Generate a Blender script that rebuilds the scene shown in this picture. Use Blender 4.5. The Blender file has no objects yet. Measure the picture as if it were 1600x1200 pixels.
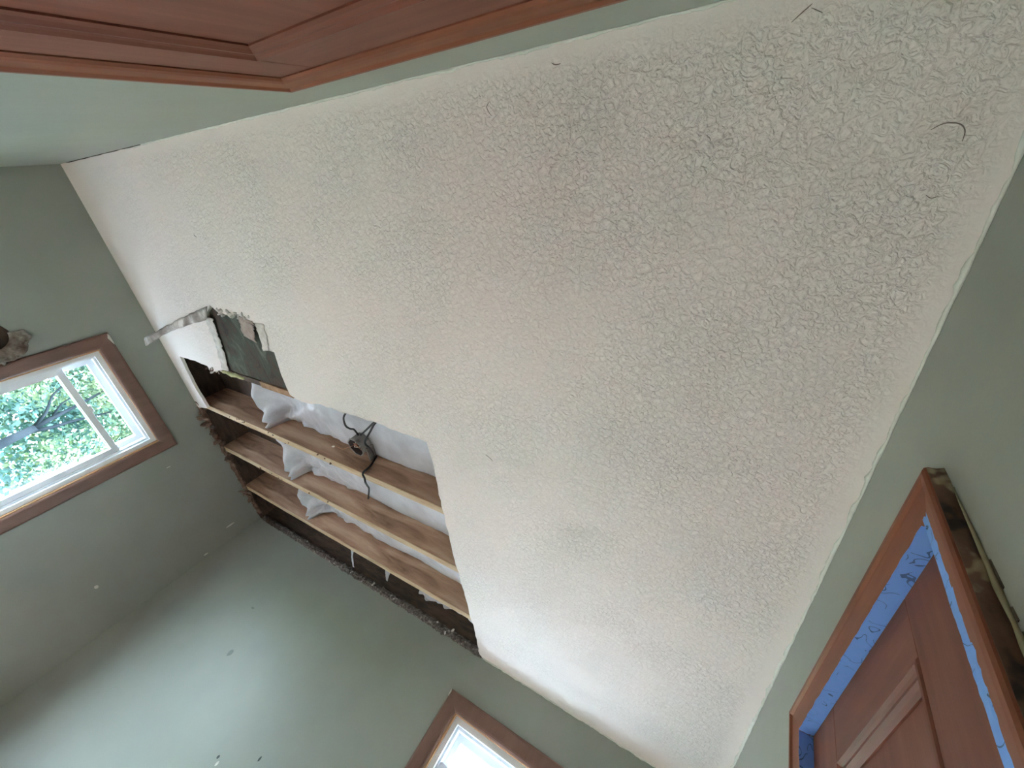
import bpy, bmesh, math, random
import numpy as np
from mathutils import Matrix, Vector, noise
from mathutils.geometry import tessellate_polygon

sc = bpy.context.scene
COL = sc.collection

# ------------------------------------------------------------------ camera
RC = ((0.8557160743, 0.0869762366, 0.5100834583),      # image right, in room axes
      (0.1883842800, 0.8657561584, -0.4636568098),     # image down
      (-0.4819350197, 0.4928502901, 0.7244565055))     # viewing direction
cam_d = bpy.data.cameras.new('camera'); cam = bpy.data.objects.new('camera', cam_d); COL.objects.link(cam)
cam_d.sensor_fit = 'HORIZONTAL'; cam_d.sensor_width = 36.0; cam_d.lens = 14.07
cam_d.clip_start = 0.01; cam_d.clip_end = 200
cam.matrix_world = Matrix((
    (RC[0][0], -RC[1][0], -RC[2][0], 0.0),
    (RC[0][1], -RC[1][1], -RC[2][1], 0.0),
    (RC[0][2], -RC[1][2], -RC[2][2], 1.45),
    (0, 0, 0, 1)))
sc.camera = cam

# ------------------------------------------------------------------ sky, sun, exposure
SKY_STRENGTH = 105.0      # zenith; the overcast sky falls to a third of it at the horizon
world = bpy.data.worlds.new('overcast_sky'); sc.world = world; world.use_nodes = True
_bg = world.node_tree.nodes['Background']
_bg.inputs['Color'].default_value = (0.64, 0.82, 1.0, 1); 
_nt = world.node_tree
_tc = _nt.nodes.new('ShaderNodeTexCoord'); _sp = _nt.nodes.new('ShaderNodeSeparateXYZ'); _nt.links.new(_tc.outputs['Generated'], _sp.inputs[0])
_mx = _nt.nodes.new('ShaderNodeMath'); _mx.operation = 'MAXIMUM'; _mx.inputs[1].default_value = 0; _nt.links.new(_sp.outputs['Z'], _mx.inputs[0])
_ma = _nt.nodes.new('ShaderNodeMath'); _ma.operation = 'MULTIPLY_ADD'; _ma.inputs[1].default_value = SKY_STRENGTH * 2 / 3; _ma.inputs[2].default_value = SKY_STRENGTH / 3
_nt.links.new(_mx.outputs[0], _ma.inputs[0]); _nt.links.new(_ma.outputs[0], _bg.inputs['Strength'])
sun_d = bpy.data.lights.new('sun', 'SUN'); sun_d.energy = 25.0; sun_d.angle = math.radians(2.0); sun_d.color = (1.0, .95, .86)
sun = bpy.data.objects.new('sun', sun_d); COL.objects.link(sun)
sun.rotation_euler = Vector((-0.34, 0.20, -0.92)).to_track_quat('-Z', 'Y').to_euler()
vs = sc.view_settings
vs.view_transform = 'Standard'; vs.look = 'None'; vs.gamma = 1.0; vs.use_curve_mapping = False
vs.exposure = 0.34
sc.cycles.max_bounces = 14; sc.cycles.diffuse_bounces = 10; sc.cycles.glossy_bounces = 4
sc.cycles.transparent_max_bounces = 16; sc.cycles.sample_clamp_indirect = 0.0
sc.cycles.caustics_reflective = False; sc.cycles.caustics_refractive = False

# ------------------------------------------------------------------ room measures (metres)
XL, XD = -3.151, 0.251          # window wall / taped door wall
YA, YC = -0.165, 2.395          # door wall / far wall with the second window
ZC = 2.27                       # underside of the ceiling
TOP = 2.48                      # underside of the roof boards
T = 0.105                       # wall thickness

# ------------------------------------------------------------------ helpers
def prop(o, label=None, cat=None, group=None, kind=None):
    if label: o['label'] = label
    if cat: o['category'] = cat
    if group: o['group'] = group
    if kind: o['kind'] = kind
    return o

def empty(name, loc):
    o = bpy.data.objects.new(name, None); COL.objects.link(o); o.location = loc
    o.empty_display_size = .05
    return o

class MB:
    """collects geometry in world coordinates; build() links it as one mesh object"""
    def __init__(self): self.v = []; self.f = []; self.m = []
    def add(self, vs_, fs, mi=0):
        o = len(self.v); self.v += [tuple(p) for p in vs_]
        self.f += [tuple(i + o for i in f) for f in fs]; self.m += [mi] * len(fs)
        return self
    def box(self, x0, x1, y0, y1, z0, z1, mi=0):
        return self.add([(x0,y0,z0),(x1,y0,z0),(x1,y1,z0),(x0,y1,z0),(x0,y0,z1),(x1,y0,z1),(x1,y1,z1),(x0,y1,z1)],
                 [(0,3,2,1),(4,5,6,7),(0,1,5,4),(1,2,6,5),(2,3,7,6),(3,0,4,7)], mi)
    def tube(self, pts, r, n=8, mi=0, cap=True):
        pts = [Vector(p) for p in pts]; rr = r if isinstance(r, (list, tuple)) else [r] * len(pts)
        V = []; up = Vector((0.31, 0.17, 0.93)).normalized()
        for i, p in enumerate(pts):
            a = pts[max(i - 1, 0)]; b = pts[min(i + 1, len(pts) - 1)]
            t = (b - a).normalized()
            s = t.cross(up)
            if s.length < 1e-3: s = t.cross(Vector((1, 0, 0)))
            s.normalize(); u = s.cross(t)
            for k in range(n):
                an = 2 * math.pi * k / n
                V.append(p + (s * math.cos(an) + u * math.sin(an)) * rr[i])
        F = []
        for i in range(len(pts) - 1):
            for k in range(n):
                F.append((i*n+k, i*n+(k+1) % n, (i+1)*n+(k+1) % n, (i+1)*n+k))
        if cap:
            F.append(tuple(range(n))[::-1]); F.append(tuple((len(pts)-1)*n + k for k in range(n)))
        return self.add(V, F, mi)
    def build(self, name, mats, parent=None, bevel=0, smooth=False, origin=None):
        if not isinstance(mats, (list, tuple)): mats = [mats]
        L = Vector(origin) if origin is not None else (world_loc(parent) if parent else Vector((0, 0, 0)))
        me = bpy.data.meshes.new(name)
        me.from_pydata([tuple(Vector(p) - L) for p in self.v], [], self.f)
        for m in mats: me.materials.append(m)
        for p_, mi in zip(me.polygons, self.m): p_.material_index = mi
        bm = bmesh.new(); bm.from_mesh(me)
        bmesh.ops.recalc_face_normals(bm, faces=bm.faces)
        if bevel:
            ed = [e for e in bm.edges if len(e.link_faces) == 2 and e.calc_face_angle(0) > .6]
            bmesh.ops.bevel(bm, geom=ed, offset=bevel, segments=2, affect='EDGES', profile=.7, clamp_overlap=True)
        bm.to_mesh(me); bm.free()
        if smooth:
            for p_ in me.polygons: p_.use_smooth = True
        o = bpy.data.objects.new(name, me); COL.objects.link(o)
        if parent: o.parent = parent
        else: o.location = L
        return o

def world_loc(o):
    L = Vector(o.location)
    while o.parent: o = o.parent; L += Vector(o.location)
    return L

def slab(outer, holes, fn, h0, h1):
    """flat polygon (with holes) turned into a slab; fn(a, b, h) maps to the room"""
    loops = [outer] + list(holes)
    flat = [p for l in loops for p in l]
    tris = tessellate_polygon([[Vector((p[0], p[1], 0)) for p in l] for l in loops])
    n = len(flat)
    V = [fn(p[0], p[1], h0) for p in flat] + [fn(p[0], p[1], h1) for p in flat]
    F = [tuple(t) for t in tris] + [tuple(i + n for i in reversed(t)) for t in tris]
    o = 0
    for l in loops:
        k = len(l)
        for i in range(k): F.append((o + i, o + (i+1) % k, n + o + (i+1) % k, n + o + i))
        o += k
    m = MB(); m.add(V, F); return m

fA = lambda a, b, h: (a, YA + h, b)
fB = lambda a, b, h: (XL + h, a, b)
fC = lambda a, b, h: (a, YC - h, b)
fD = lambda a, b, h: (XD - h, a, b)
rect = lambda a0, a1, b0, b1: [(a0, b0), (a1, b0), (a1, b1), (a0, b1)]

def rail(fn, p0, p1, n, prof, ms=0, me_=0):
    """a length of moulding: outer edge p0->p1 in the wall plane, n = inward direction, prof = [(u inward, h proud)], ends mitred by ms / me_"""
    p0 = Vector(p0); p1 = Vector(p1); n = Vector(n); t = (p1 - p0).normalized()
    V = []
    for u, h in prof:
        q = p0 + t * (u * ms) + n * u; V.append(fn(q.x, q.y, h))
    for u, h in prof:
        q = p1 - t * (u * me_) + n * u; V.append(fn(q.x, q.y, h))
    k = len(prof)
    F = [(i, (i+1) % k, k + (i+1) % k, k + i) for i in range(k)] + [tuple(range(k))[::-1], tuple(range(k, 2*k))]
    m = MB(); m.add(V, F); return m

# ------------------------------------------------------------------ materials
def mat(name, col, rough=.6, spec=.4):
    m = bpy.data.materials.new(name); m.use_nodes = True
    b = m.node_tree.nodes['Principled BSDF']
    b.inputs['Base Color'].default_value = (*col, 1); b.inputs['Roughness'].default_value = rough
    b.inputs['Specular IOR Level'].default_value = spec
    return m, m.node_tree, b

def N(nt, typ, **kw):
    n = nt.nodes.new(typ)
    for k, v in kw.items():
        if k.startswith('i_'):
            key = k[2:].replace('_', ' ')
            n.inputs[int(key) if key.isdigit() else key].default_value = v
        else: setattr(n, k, v)
    return n

def coords(nt, scale=(1, 1, 1)):
    tc = N(nt, 'ShaderNodeTexCoord'); mp = N(nt, 'ShaderNodeMapping')
    mp.inputs['Scale'].default_value = scale
    nt.links.new(tc.outputs['Object'], mp.inputs['Vector'])
    return mp.outputs['Vector']

def ramp(nt, src, stops):
    r = N(nt, 'ShaderNodeValToRGB'); e = r.color_ramp.elements
    while len(e) > 1: e.remove(e[-1])
    e[0].position = stops[0][0]; c = stops[0][1]; e[0].color = (*c, 1) if len(c) == 3 else c
    for p_, c in stops[1:]:
        x = e.new(p_); x.color = (*c, 1)
    nt.links.new(src, r.inputs['Fac']); return r.outputs['Color']

def noisy(name, stops, scale=8, detail=4, rough=.6, stretch=(1, 1, 1), bump=0, bscale=None, bdist=.002, spec=.4, dist=0, nrough=.55):
    m, nt, b = mat(name, stops[0][1], rough, spec)
    v = coords(nt, stretch)
    n = N(nt, 'ShaderNodeTexNoise', i_Scale=scale, i_Detail=detail, i_Roughness=nrough, i_Distortion=dist)
    nt.links.new(v, n.inputs['Vector'])
    nt.links.new(ramp(nt, n.outputs['Fac'], stops), b.inputs['Base Color'])
    if bump:
        n2 = N(nt, 'ShaderNodeTexNoise', i_Scale=bscale or scale * 3, i_Detail=4)
        nt.links.new(v, n2.inputs['Vector'])
        bp = N(nt, 'ShaderNodeBump', i_Strength=bump, i_Distance=bdist)
        nt.links.new(n2.outputs['Fac'], bp.inputs['Height']); nt.links.new(bp.outputs['Normal'], b.inputs['Normal'])
    return m

def wall_mat(name, col, seed):
    m, nt, b = mat(name, col, .42, .35)
    v = coords(nt)
    n = N(nt, 'ShaderNodeTexNoise', i_Scale=2.2, i_Detail=3); nt.links.new(v, n.inputs['Vector'])
    c0 = tuple(x * .94 for x in col); c1 = tuple(x * 1.05 for x in col)
    nt.links.new(ramp(nt, n.outputs['Fac'], [(.35, c0), (.65, c1)]), b.inputs['Base Color'])
    n2 = N(nt, 'ShaderNodeTexNoise', i_Scale=9, i_Detail=2); nt.links.new(v, n2.inputs['Vector'])
    n3 = N(nt, 'ShaderNodeTexNoise', i_Scale=220, i_Detail=2); nt.links.new(v, n3.inputs['Vector'])
    mx = N(nt, 'ShaderNodeMath', operation='MULTIPLY_ADD'); mx.inputs[1].default_value = .06
    nt.links.new(n3.outputs['Fac'], mx.inputs[0]); nt.links.new(n2.outputs['Fac'], mx.inputs[2])
    bp = N(nt, 'ShaderNodeBump', i_Strength=.35, i_Distance=.004)
    nt.links.new(mx.outputs[0], bp.inputs['Height']); nt.links.new(bp.outputs['Normal'], b.inputs['Normal'])
    return m

SAGE = (0.292, 0.301, 0.263)
M_WALL = wall_mat('sage_green_wall_paint', SAGE, 1)

def ceiling_mat():
    m, nt, b = mat('cream_textured_ceiling', (.72, .655, .585), .75, .25)
    v = coords(nt)
    L = nt.links.new
    big = N(nt, 'ShaderNodeTexNoise', i_Scale=1.6, i_Detail=3); L(v, big.inputs['Vector'])
    L(ramp(nt, big.outputs['Fac'], [(.35, (.84, .745, .69)), (.65, (.845, .785, .725))]), b.inputs['Base Color'])
    n1 = N(nt, 'ShaderNodeTexNoise', i_Scale=78, i_Detail=3, i_Roughness=.55, i_Distortion=1.1); L(v, n1.inputs['Vector'])
    r1 = N(nt, 'ShaderNodeMapRange', interpolation_type='SMOOTHSTEP'); r1.inputs['From Min'].default_value = .30; r1.inputs['From Max'].default_value = .68
    L(n1.outputs['Fac'], r1.inputs['Value'])
    n2 = N(nt, 'ShaderNodeTexVoronoi', feature='DISTANCE_TO_EDGE', i_Scale=58); 
    nd = N(nt, 'ShaderNodeTexNoise', i_Scale=40, i_Detail=2); L(v, nd.inputs['Vector'])
    va = N(nt, 'ShaderNodeVectorMath', operation='MULTIPLY_ADD'); va.inputs[1].default_value = (.022, .022, .022)
    L(nd.outputs['Color'], va.inputs[0]); L(v, va.inputs[2]); L(va.outputs[0], n2.inputs['Vector'])
    r2 = N(nt, 'ShaderNodeMapRange', interpolation_type='SMOOTHSTEP'); r2.inputs['From Min'].default_value = 0; r2.inputs['From Max'].default_value = .16
    L(n2.outputs['Distance'], r2.inputs['Value'])
    n3 = N(nt, 'ShaderNodeTexNoise', i_Scale=170, i_Detail=2); L(v, n3.inputs['Vector'])
    a = N(nt, 'ShaderNodeMath', operation='MULTIPLY_ADD'); a.inputs[1].default_value = .18; L(r2.outputs[0], a.inputs[0]); L(r1.outputs[0], a.inputs[2])
    a2 = N(nt, 'ShaderNodeMath', operation='MULTIPLY_ADD'); a2.inputs[1].default_value = .45; L(n3.outputs['Fac'], a2.inputs[0]); L(a.outputs[0], a2.inputs[2])
    # the trowelled texture fades out towards the cut-in edges and varies over the sheet
    sp = N(nt, 'ShaderNodeSeparateXYZ'); L(v, sp.inputs[0])
    def edge(out, lo, hi):
        r = N(nt, 'ShaderNodeMapRange', interpolation_type='SMOOTHSTEP'); r.inputs['From Min'].default_value = lo; r.inputs['From Max'].default_value = hi
        L(out, r.inputs['Value']); return r.outputs[0]
    es = [edge(sp.outputs['X'], XL, XL + .7), edge(sp.outputs['X'], XD, XD - .07), edge(sp.outputs['Y'], YA, YA + .06), edge(sp.outputs['Y'], YC, YC - .30)]
    cur = es[0]
    for e in es[1:]:
        mm = N(nt, 'ShaderNodeMath', operation='MULTIPLY'); L(cur, mm.inputs[0]); L(e, mm.inputs[1]); cur = mm.outputs[0]
    pv = N(nt, 'ShaderNodeTexNoise', i_Scale=3.2, i_Detail=2); L(v, pv.inputs['Vector'])
    pr = N(nt, 'ShaderNodeMapRange'); pr.inputs['From Min'].default_value = .3; pr.inputs['From Max'].default_value = .7; pr.inputs['To Min'].default_value = .45; pr.inputs['To Max'].default_value = 1.0
    L(pv.outputs['Fac'], pr.inputs['Value'])
    mm = N(nt, 'ShaderNodeMath', operation='MULTIPLY'); L(cur, mm.inputs[0]); L(pr.outputs[0], mm.inputs[1])
    fl = N(nt, 'ShaderNodeMath', operation='MULTIPLY_ADD'); fl.inputs[1].default_value = .88; fl.inputs[2].default_value = .12; L(mm.outputs[0], fl.inputs[0])
    st = N(nt, 'ShaderNodeMath', operation='MULTIPLY'); st.inputs[1].default_value = .75; L(fl.outputs[0], st.inputs[0])
    bp = N(nt, 'ShaderNodeBump', i_Distance=.0065); L(st.outputs[0], bp.inputs['Strength']); L(a2.outputs[0], bp.inputs['Height'])
    L(bp.outputs['Normal'], b.inputs['Normal'])
    return m
M_CEIL = ceiling_mat()
M_BEAD = noisy('cream_ceiling_edge_paint', [(.3, (.66, .66, .58)), (.7, (.74, .73, .65))], 30, rough=.6, bump=.5, bscale=160)
M_WOOD = noisy('red_brown_door_wood', [(.3, (.150, .050, .034)), (.55, (.185, .064, .042)), (.75, (.215, .080, .052))], 3.0, 6, .52, (14, 14, 1.2), bump=.12, bscale=20, bdist=.001, spec=.16)
M_WOODH = noisy('red_brown_rail_wood', [(.3, (.150, .050, .034)), (.55, (.185, .064, .042)), (.75, (.215, .080, .052))], 3.0, 6, .52, (1.2, 1.2, 14), bump=.12, bscale=20, bdist=.001, spec=.16)
M_CASE = noisy('orange_brown_casing_wood', [(.3, (.19, .062, .034)), (.55, (.235, .080, .045)), (.75, (.27, .10, .058))], 3.0, 6, .5, (10, 10, 1.5), bump=.1, bscale=20, bdist=.001, spec=.16)
M_CASEH = noisy('orange_brown_head_wood', [(.3, (.19, .062, .034)), (.55, (.235, .080, .045)), (.75, (.27, .10, .058))], 3.0, 6, .5, (1.5, 1.5, 10), bump=.1, bscale=20, bdist=.001, spec=.16)
M_WCASE = noisy('brown_window_casing_wood', [(.3, (.150, .078, .058)), (.6, (.195, .105, .080)), (.8, (.23, .125, .098))], 3.0, 5, .45, (6, 6, 2), bump=.1, bscale=25, bdist=.001)
M_STOP = noisy('pale_orange_stop_wood', [(.3, (.42, .22, .10)), (.7, (.55, .32, .17))], 6, rough=.5)
M_VINYL = noisy('white_vinyl', [(.3, (.70, .71, .74)), (.7, (.76, .77, .80))], 4, rough=.35)
M_JOIST = noisy('brown_joist_wood', [(.30, (.20, .105, .065)), (.45, (.42, .25, .165)), (.55, (.50, .31, .21)), (.70, (.66, .45, .32))], 2.2, 7, .8, (1.2, 9, 9), bump=.4, bscale=9, bdist=.003, dist=.6)
M_JOISTB = noisy('pale_joist_edge_wood', [(.3, (.40, .27, .15)), (.55, (.55, .42, .27)), (.8, (.62, .50, .34))], 5, 6, .8, (1, 6, 6), bump=.3, bscale=20)
M_DECK = noisy('dark_roof_board_wood', [(.3, (.035, .022, .016)), (.6, (.075, .045, .03)), (.8, (.10, .062, .042))], 4, 5, .9, (8, 1, 8), bump=.3)
M_PLATE = noisy('dark_plate_wood', [(.3, (.05, .032, .024)), (.6, (.11, .07, .05)), (.8, (.16, .105, .075))], 6, 6, .9, (2, 2, 8), bump=.5)
M_RUBBLE = noisy('grimy_broken_plaster', [(.30, (.04, .033, .029)), (.48, (.12, .095, .084)), (.60, (.21, .175, .155)), (.70, (.52, .48, .45))], 70, 4, .95, bump=.9, bscale=130, bdist=.006, nrough=.7)
M_CHUNK = noisy('brown_lath_splinter', [(.3, (.10, .058, .040)), (.55, (.20, .125, .09)), (.75, (.36, .27, .21))], 30, 4, .95, bump=.6, bscale=90)
M_GYP = noisy('white_gypsum', [(.3, (.52, .47, .42)), (.55, (.66, .62, .57)), (.75, (.74, .71, .66))], 30, 4, .95, bump=.6, bscale=120)
M_PAPER = noisy('torn_grey_drywall_paper', [(.35, (.20, .165, .14)), (.5, (.34, .29, .25)), (.68, (.62, .58, .53))], 14, 5, .9, bump=.3)
M_PINK = noisy('pinkish_torn_paper', [(.35, (.33, .255, .215)), (.6, (.44, .36, .31)), (.75, (.56, .50, .46))], 25, 4, .9, bump=.3)
M_MOULD = noisy('green_black_mould_board', [(.36, (.020, .014, .010)), (.45, (.072, .043, .027)), (.49, (.038, .038, .026)), (.57, (.068, .076, .050)), (.70, (.16, .165, .12))], 11, 7, .9, (1.0, .55, 1), bump=.6, bscale=60, dist=1.2, nrough=.65)
M_STAIN = noisy('rusty_stained_wood', [(.3, (.16, .085, .045)), (.55, (.36, .21, .12)), (.75, (.46, .30, .19))], 18, 5, .9, bump=.3)
M_FOAM = noisy('yellow_foam', [(.3, (.38, .35, .16)), (.7, (.56, .53, .28))], 40, 4, .9, bump=.6)
M_CABLE, _, _ = mat('black_cable_sheath', (.018, .019, .02), .5)
M_METAL = noisy('dull_galvanised_steel', [(.3, (.26, .235, .21)), (.6, (.42, .39, .36)), (.8, (.55, .52, .48))], 30, 3, .5, bump=.2); 
M_METAL.node_tree.nodes['Principled BSDF'].inputs['Metallic'].default_value = .55
M_DARKIN, _, _ = mat('dark_box_inside', (.10, .07, .06), .8)  # inside faces coloured darker than the shell
M_COPPER, _, _b = mat('copper_wire', (.55, .27, .15), .4); _b.inputs['Metallic'].default_value = .7
M_NUT, _, _ = mat('cream_wire_nut', (.80, .74, .62), .5)
M_GAPSHADE = noisy('dark_gap_shade', [(.3, (.03, .022, .016)), (.6, (.09, .07, .05))], 30, 4, .95)  # shade inside narrow gaps, put into the colour of thin strips
M_WEB, _, _ = mat('dusty_cobweb', (.27, .21, .17), .9)
M_FLOOR = noisy('warm_floor_boards', [(.3, (.82, .59, .47)), (.7, (.88, .66, .54))], 3, 5, .45, (8, 1, 1))

def plastic_mat():
    m, nt, b = mat('white_plastic_film', (.66, .665, .69), .32, .5)
    v = coords(nt)
    n = N(nt, 'ShaderNodeTexNoise', i_Scale=6, i_Detail=3); nt.links.new(v, n.inputs['Vector'])
    nt.links.new(ramp(nt, n.outputs['Fac'], [(.35, (.46, .455, .48)), (.65, (.60, .61, .635))]), b.inputs['Base Color'])
    n2 = N(nt, 'ShaderNodeTexNoise', i_Scale=26, i_Detail=3, i_Distortion=1.2); nt.links.new(v, n2.inputs['Vector'])
    bp = N(nt, 'ShaderNodeBump', i_Strength=.25, i_Distance=.01)
    nt.links.new(n2.outputs['Fac'], bp.inputs['Height']); nt.links.new(bp.outputs['Normal'], b.inputs['Normal'])
    return m
M_PLASTIC = plastic_mat()

def tape_mat():
    m, nt, b = mat('blue_painters_tape', (.13, .25, .56), .55, .3)
    L = nt.links.new
    v = coords(nt)
    # printed squiggles: thin bands of a stretched noise, kept to small patches
    a = N(nt, 'ShaderNodeTexNoise', i_Scale=48, i_Detail=0, i_Distortion=.6); L(v, a.inputs['Vector'])
    d = N(nt, 'ShaderNodeMath', operation='SUBTRACT'); d.inputs[1].default_value = .5; L(a.outputs['Fac'], d.inputs[0])
    ab = N(nt, 'ShaderNodeMath', operation='ABSOLUTE'); L(d.outputs[0], ab.inputs[0])
    lt = N(nt, 'ShaderNodeMath', operation='LESS_THAN'); lt.inputs[1].default_value = .016; L(ab.outputs[0], lt.inputs[0])
    p_ = N(nt, 'ShaderNodeTexNoise', i_Scale=30, i_Detail=0); L(v, p_.inputs['Vector'])
    gt = N(nt, 'ShaderNodeMath', operation='GREATER_THAN'); gt.inputs[1].default_value = .49; L(p_.outputs['Fac'], gt.inputs[0])
    mu = N(nt, 'ShaderNodeMath', operation='MULTIPLY'); L(lt.outputs[0], mu.inputs[0]); L(gt.outputs[0], mu.inputs[1])
    mx = N(nt, 'ShaderNodeMix', data_type='RGBA'); mx.inputs['A'].default_value = (.17, .34, .78, 1); mx.inputs['B'].default_value = (.06, .12, .29, 1)
    L(mu.outputs[0], mx.inputs['Factor']); L(mx.outputs['Result'], b.inputs['Base Color'])
    n2 = N(nt, 'ShaderNodeTexNoise', i_Scale=60, i_Detail=2); L(v, n2.inputs['Vector'])
    bp = N(nt, 'ShaderNodeBump', i_Strength=.4, i_Distance=.002); L(n2.outputs['Fac'], bp.inputs['Height']); L(bp.outputs['Normal'], b.inputs['Normal'])
    return m
M_TAPE = tape_mat()

def glass_mat():
    m = bpy.data.materials.new('window_glass'); m.use_nodes = True; nt = m.node_tree
    for n in list(nt.nodes): nt.nodes.remove(n)
    o = N(nt, 'ShaderNodeOutputMaterial'); mx = N(nt, 'ShaderNodeMixShader'); t = N(nt, 'ShaderNodeBsdfTransparent'); g = N(nt, 'ShaderNodeBsdfGlossy', i_Roughness=.02)
    t.inputs['Color'].default_value = (.95, .97, .97, 1)
    lw = N(nt, 'ShaderNodeLayerWeight', i_Blend=.5); pw = N(nt, 'ShaderNodeMath', operation='POWER'); pw.inputs[1].default_value = 5
    nt.links.new(lw.outputs['Facing'], pw.inputs[0])
    f = N(nt, 'ShaderNodeMath', operation='MULTIPLY_ADD'); f.inputs[1].default_value = .6; f.inputs[2].default_value = .03; nt.links.new(pw.outputs[0], f.inputs[0])
    nt.links.new(f.outputs[0], mx.inputs[0]); nt.links.new(t.outputs[0], mx.inputs[1]); nt.links.new(g.outputs[0], mx.inputs[2]); nt.links.new(mx.outputs[0], o.inputs[0])
    return m
M_GLASS = glass_mat()

# ------------------------------------------------------------------ the room shell
rnd = random.Random(7)
WB = dict(a0=.747, a1=1.405, b0=.70, b1=1.997)       # opening of the window in wall B
WC = dict(a0=-.900, a1=-.242, b0=.70, b1=2.000)      # opening of the window in wall C
DD = dict(a0=.452, a1=1.030, b0=0.0, b1=1.997)        # door opening in wall D
DA = dict(a0=-.822, a1=-.10, b0=0.0, b1=2.026)        # door opening in wall A

def struct(o, label, cat): return prop(o, label, cat, kind='structure')

m = MB(); m.box(XL - T, XD + T, YA - T, YC + T, -.12, 0)
struct(m.build('floor', M_FLOOR), 'warm brown wooden floor of the room', 'floor')

def ring(cy, cz, pts, jit, rr):
    return [(cy + x * (1 + rr.uniform(-jit, jit)), cz + z * (1 + rr.uniform(-jit, jit))) for x, z in pts]
HOLE_B = ring(.535, 1.655, [(.085*math.cos(a), .085*math.sin(a)) for a in [i*2*math.pi/16 for i in range(16)]], .10, rnd)
wb = slab(rect(YA - T, YC + T, 0, ZC), [rect(WB['a0'], WB['a1'], WB['b0'], WB['b1']), HOLE_B], fB, 0, -.02)
o = wb.build('wall_left', M_WALL); struct(o, 'shaded sage green wall holding the window with trees outside', 'wall')
wb2 = slab(rect(YA - T, YC + T, 0, ZC), [rect(WB['a0'], WB['a1'], WB['b0'], WB['b1'])], fB, -.021, -T)
wb2.build('sheathing', M_DECK, o)
wc = slab(rect(XL - T, XD + T, 0, ZC), [rect(WC['a0'], WC['a1'], WC['b0'], WC['b1'])], fC, 0, -T)
wallC = wc.build('wall_far', M_WALL); struct(wallC, 'sage green wall below the open ceiling hole, with the small bright window', 'wall')
ddo = [(YA - T, 0), (DD['a0'], 0), (DD['a0'], DD['b1']), (DD['a1'], DD['b1']), (DD['a1'], 0), (YC + T, 0), (YC + T, TOP), (YA - T, TOP)]
struct(slab(ddo, [], fD, 0, -T).build('wall_right', M_WALL), 'olive green wall around the taped brown door', 'wall')
dao = [(XL - T, 0), (DA['a0'], 0), (DA['a0'], DA['b1']), (DA['a1'], DA['b1']), (DA['a1'], 0), (XD + T, 0), (XD + T, TOP), (XL - T, TOP)]
struct(slab(dao, [], fA, 0, -T).build('wall_near', M_WALL), 'pale sage green wall around the upper brown panelled door', 'wall')

# ceiling sheet with the torn-out corner; outline follows the break
HOLE = [(-0.94, 2.375), (-0.935, 2.153), (-0.943, 1.983), (-0.946, 1.837), (-0.952, 1.644), (-0.956, 1.452), (-0.955, 1.26), (-0.951, 1.11), (-0.948, 0.983), (-0.952, 0.898), (-1.073, 0.896), (-1.246, 0.885), (-1.44, 0.896), (-1.577, 0.888), (-1.695, 0.912), (-1.781, 0.907), (-1.82, 0.895), (-1.821, 0.821), (-1.811, 0.719), (-1.801, 0.666), (-1.866, 0.668), (-1.845, 0.604), (-1.836, 0.542), (-1.902, 0.526), (-1.946, 0.522), (-1.994, 0.506), (-2.086, 0.523), (-2.162, 0.525), (-2.218, 0.486), (-2.322, 0.559), (-2.346, 0.634), (-2.376, 0.739), (-2.438, 0.878), (-2.539, 0.912), (-2.624, 0.92), (-2.623, 0.891), (-2.762, 0.883), (-2.968, 0.889), (-2.99, 0.983), (-3.001, 1.121), (-2.98, 1.269), (-3.10, 1.30)]
def crumble(path, step, amp, rr):
    out = []
    for (ax, ay), (bx, by) in zip(path[:-1], path[1:]):
        k = max(1, int(math.hypot(bx-ax, by-ay) / step))
        for i in range(k):
            t = i / k; j = amp if i else amp * .3
            out.append((ax + (bx-ax)*t + rr.uniform(-j, j), ay + (by-ay)*t + rr.uniform(-j, j)))
    out.append(path[-1]); return out
edge = crumble(HOLE, .03, .0045, rnd)
outl = [(XL, YA), (XD, YA), (XD, YC), (-.925, YC)] + edge + [(XL, 1.32)]
ceil_ = slab(outl, [], lambda a, b, h: (a, b, ZC + h), 0, .016).build('ceiling', M_CEIL)
struct(ceil_, 'cream trowel-textured drywall ceiling with a torn-out corner', 'ceiling')

# roof boards over the cavity and timber plates on the wall tops
deck = MB().box(XL - T, XD + T, YA - T, YC + T, TOP + .025, TOP + .06).build('roof_deck', M_DECK)
struct(deck, 'dark boards above the opened ceiling', 'roof')
pm = MB().box(-.068, .068, YA - T, YC + T, 0, .022).build('plank', M_DECK, deck, origin=(0, 0, 0))
n_pl = int((XD - XL + 2*T) / .14) + 1
for i in range(n_pl):
    q = pm if i == 0 else pm.copy()
    if i: COL.objects.link(q); q.parent = deck
    q.location = (XL - T + .07 + .14 * i, 0, TOP + .002 + .002 * (i % 3))
struct(MB().box(XL - T, XL, YA, YC + T, ZC, TOP).build('trim_1', M_PLATE), 'dark timber plate along the top of the shaded window wall', 'timber plate')
struct(MB().box(XL, XD, YC + .004, YC + T, ZC, TOP).build('trim_2', M_PLATE), 'dark timber plate on the wall under the ceiling hole', 'timber plate')

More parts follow.
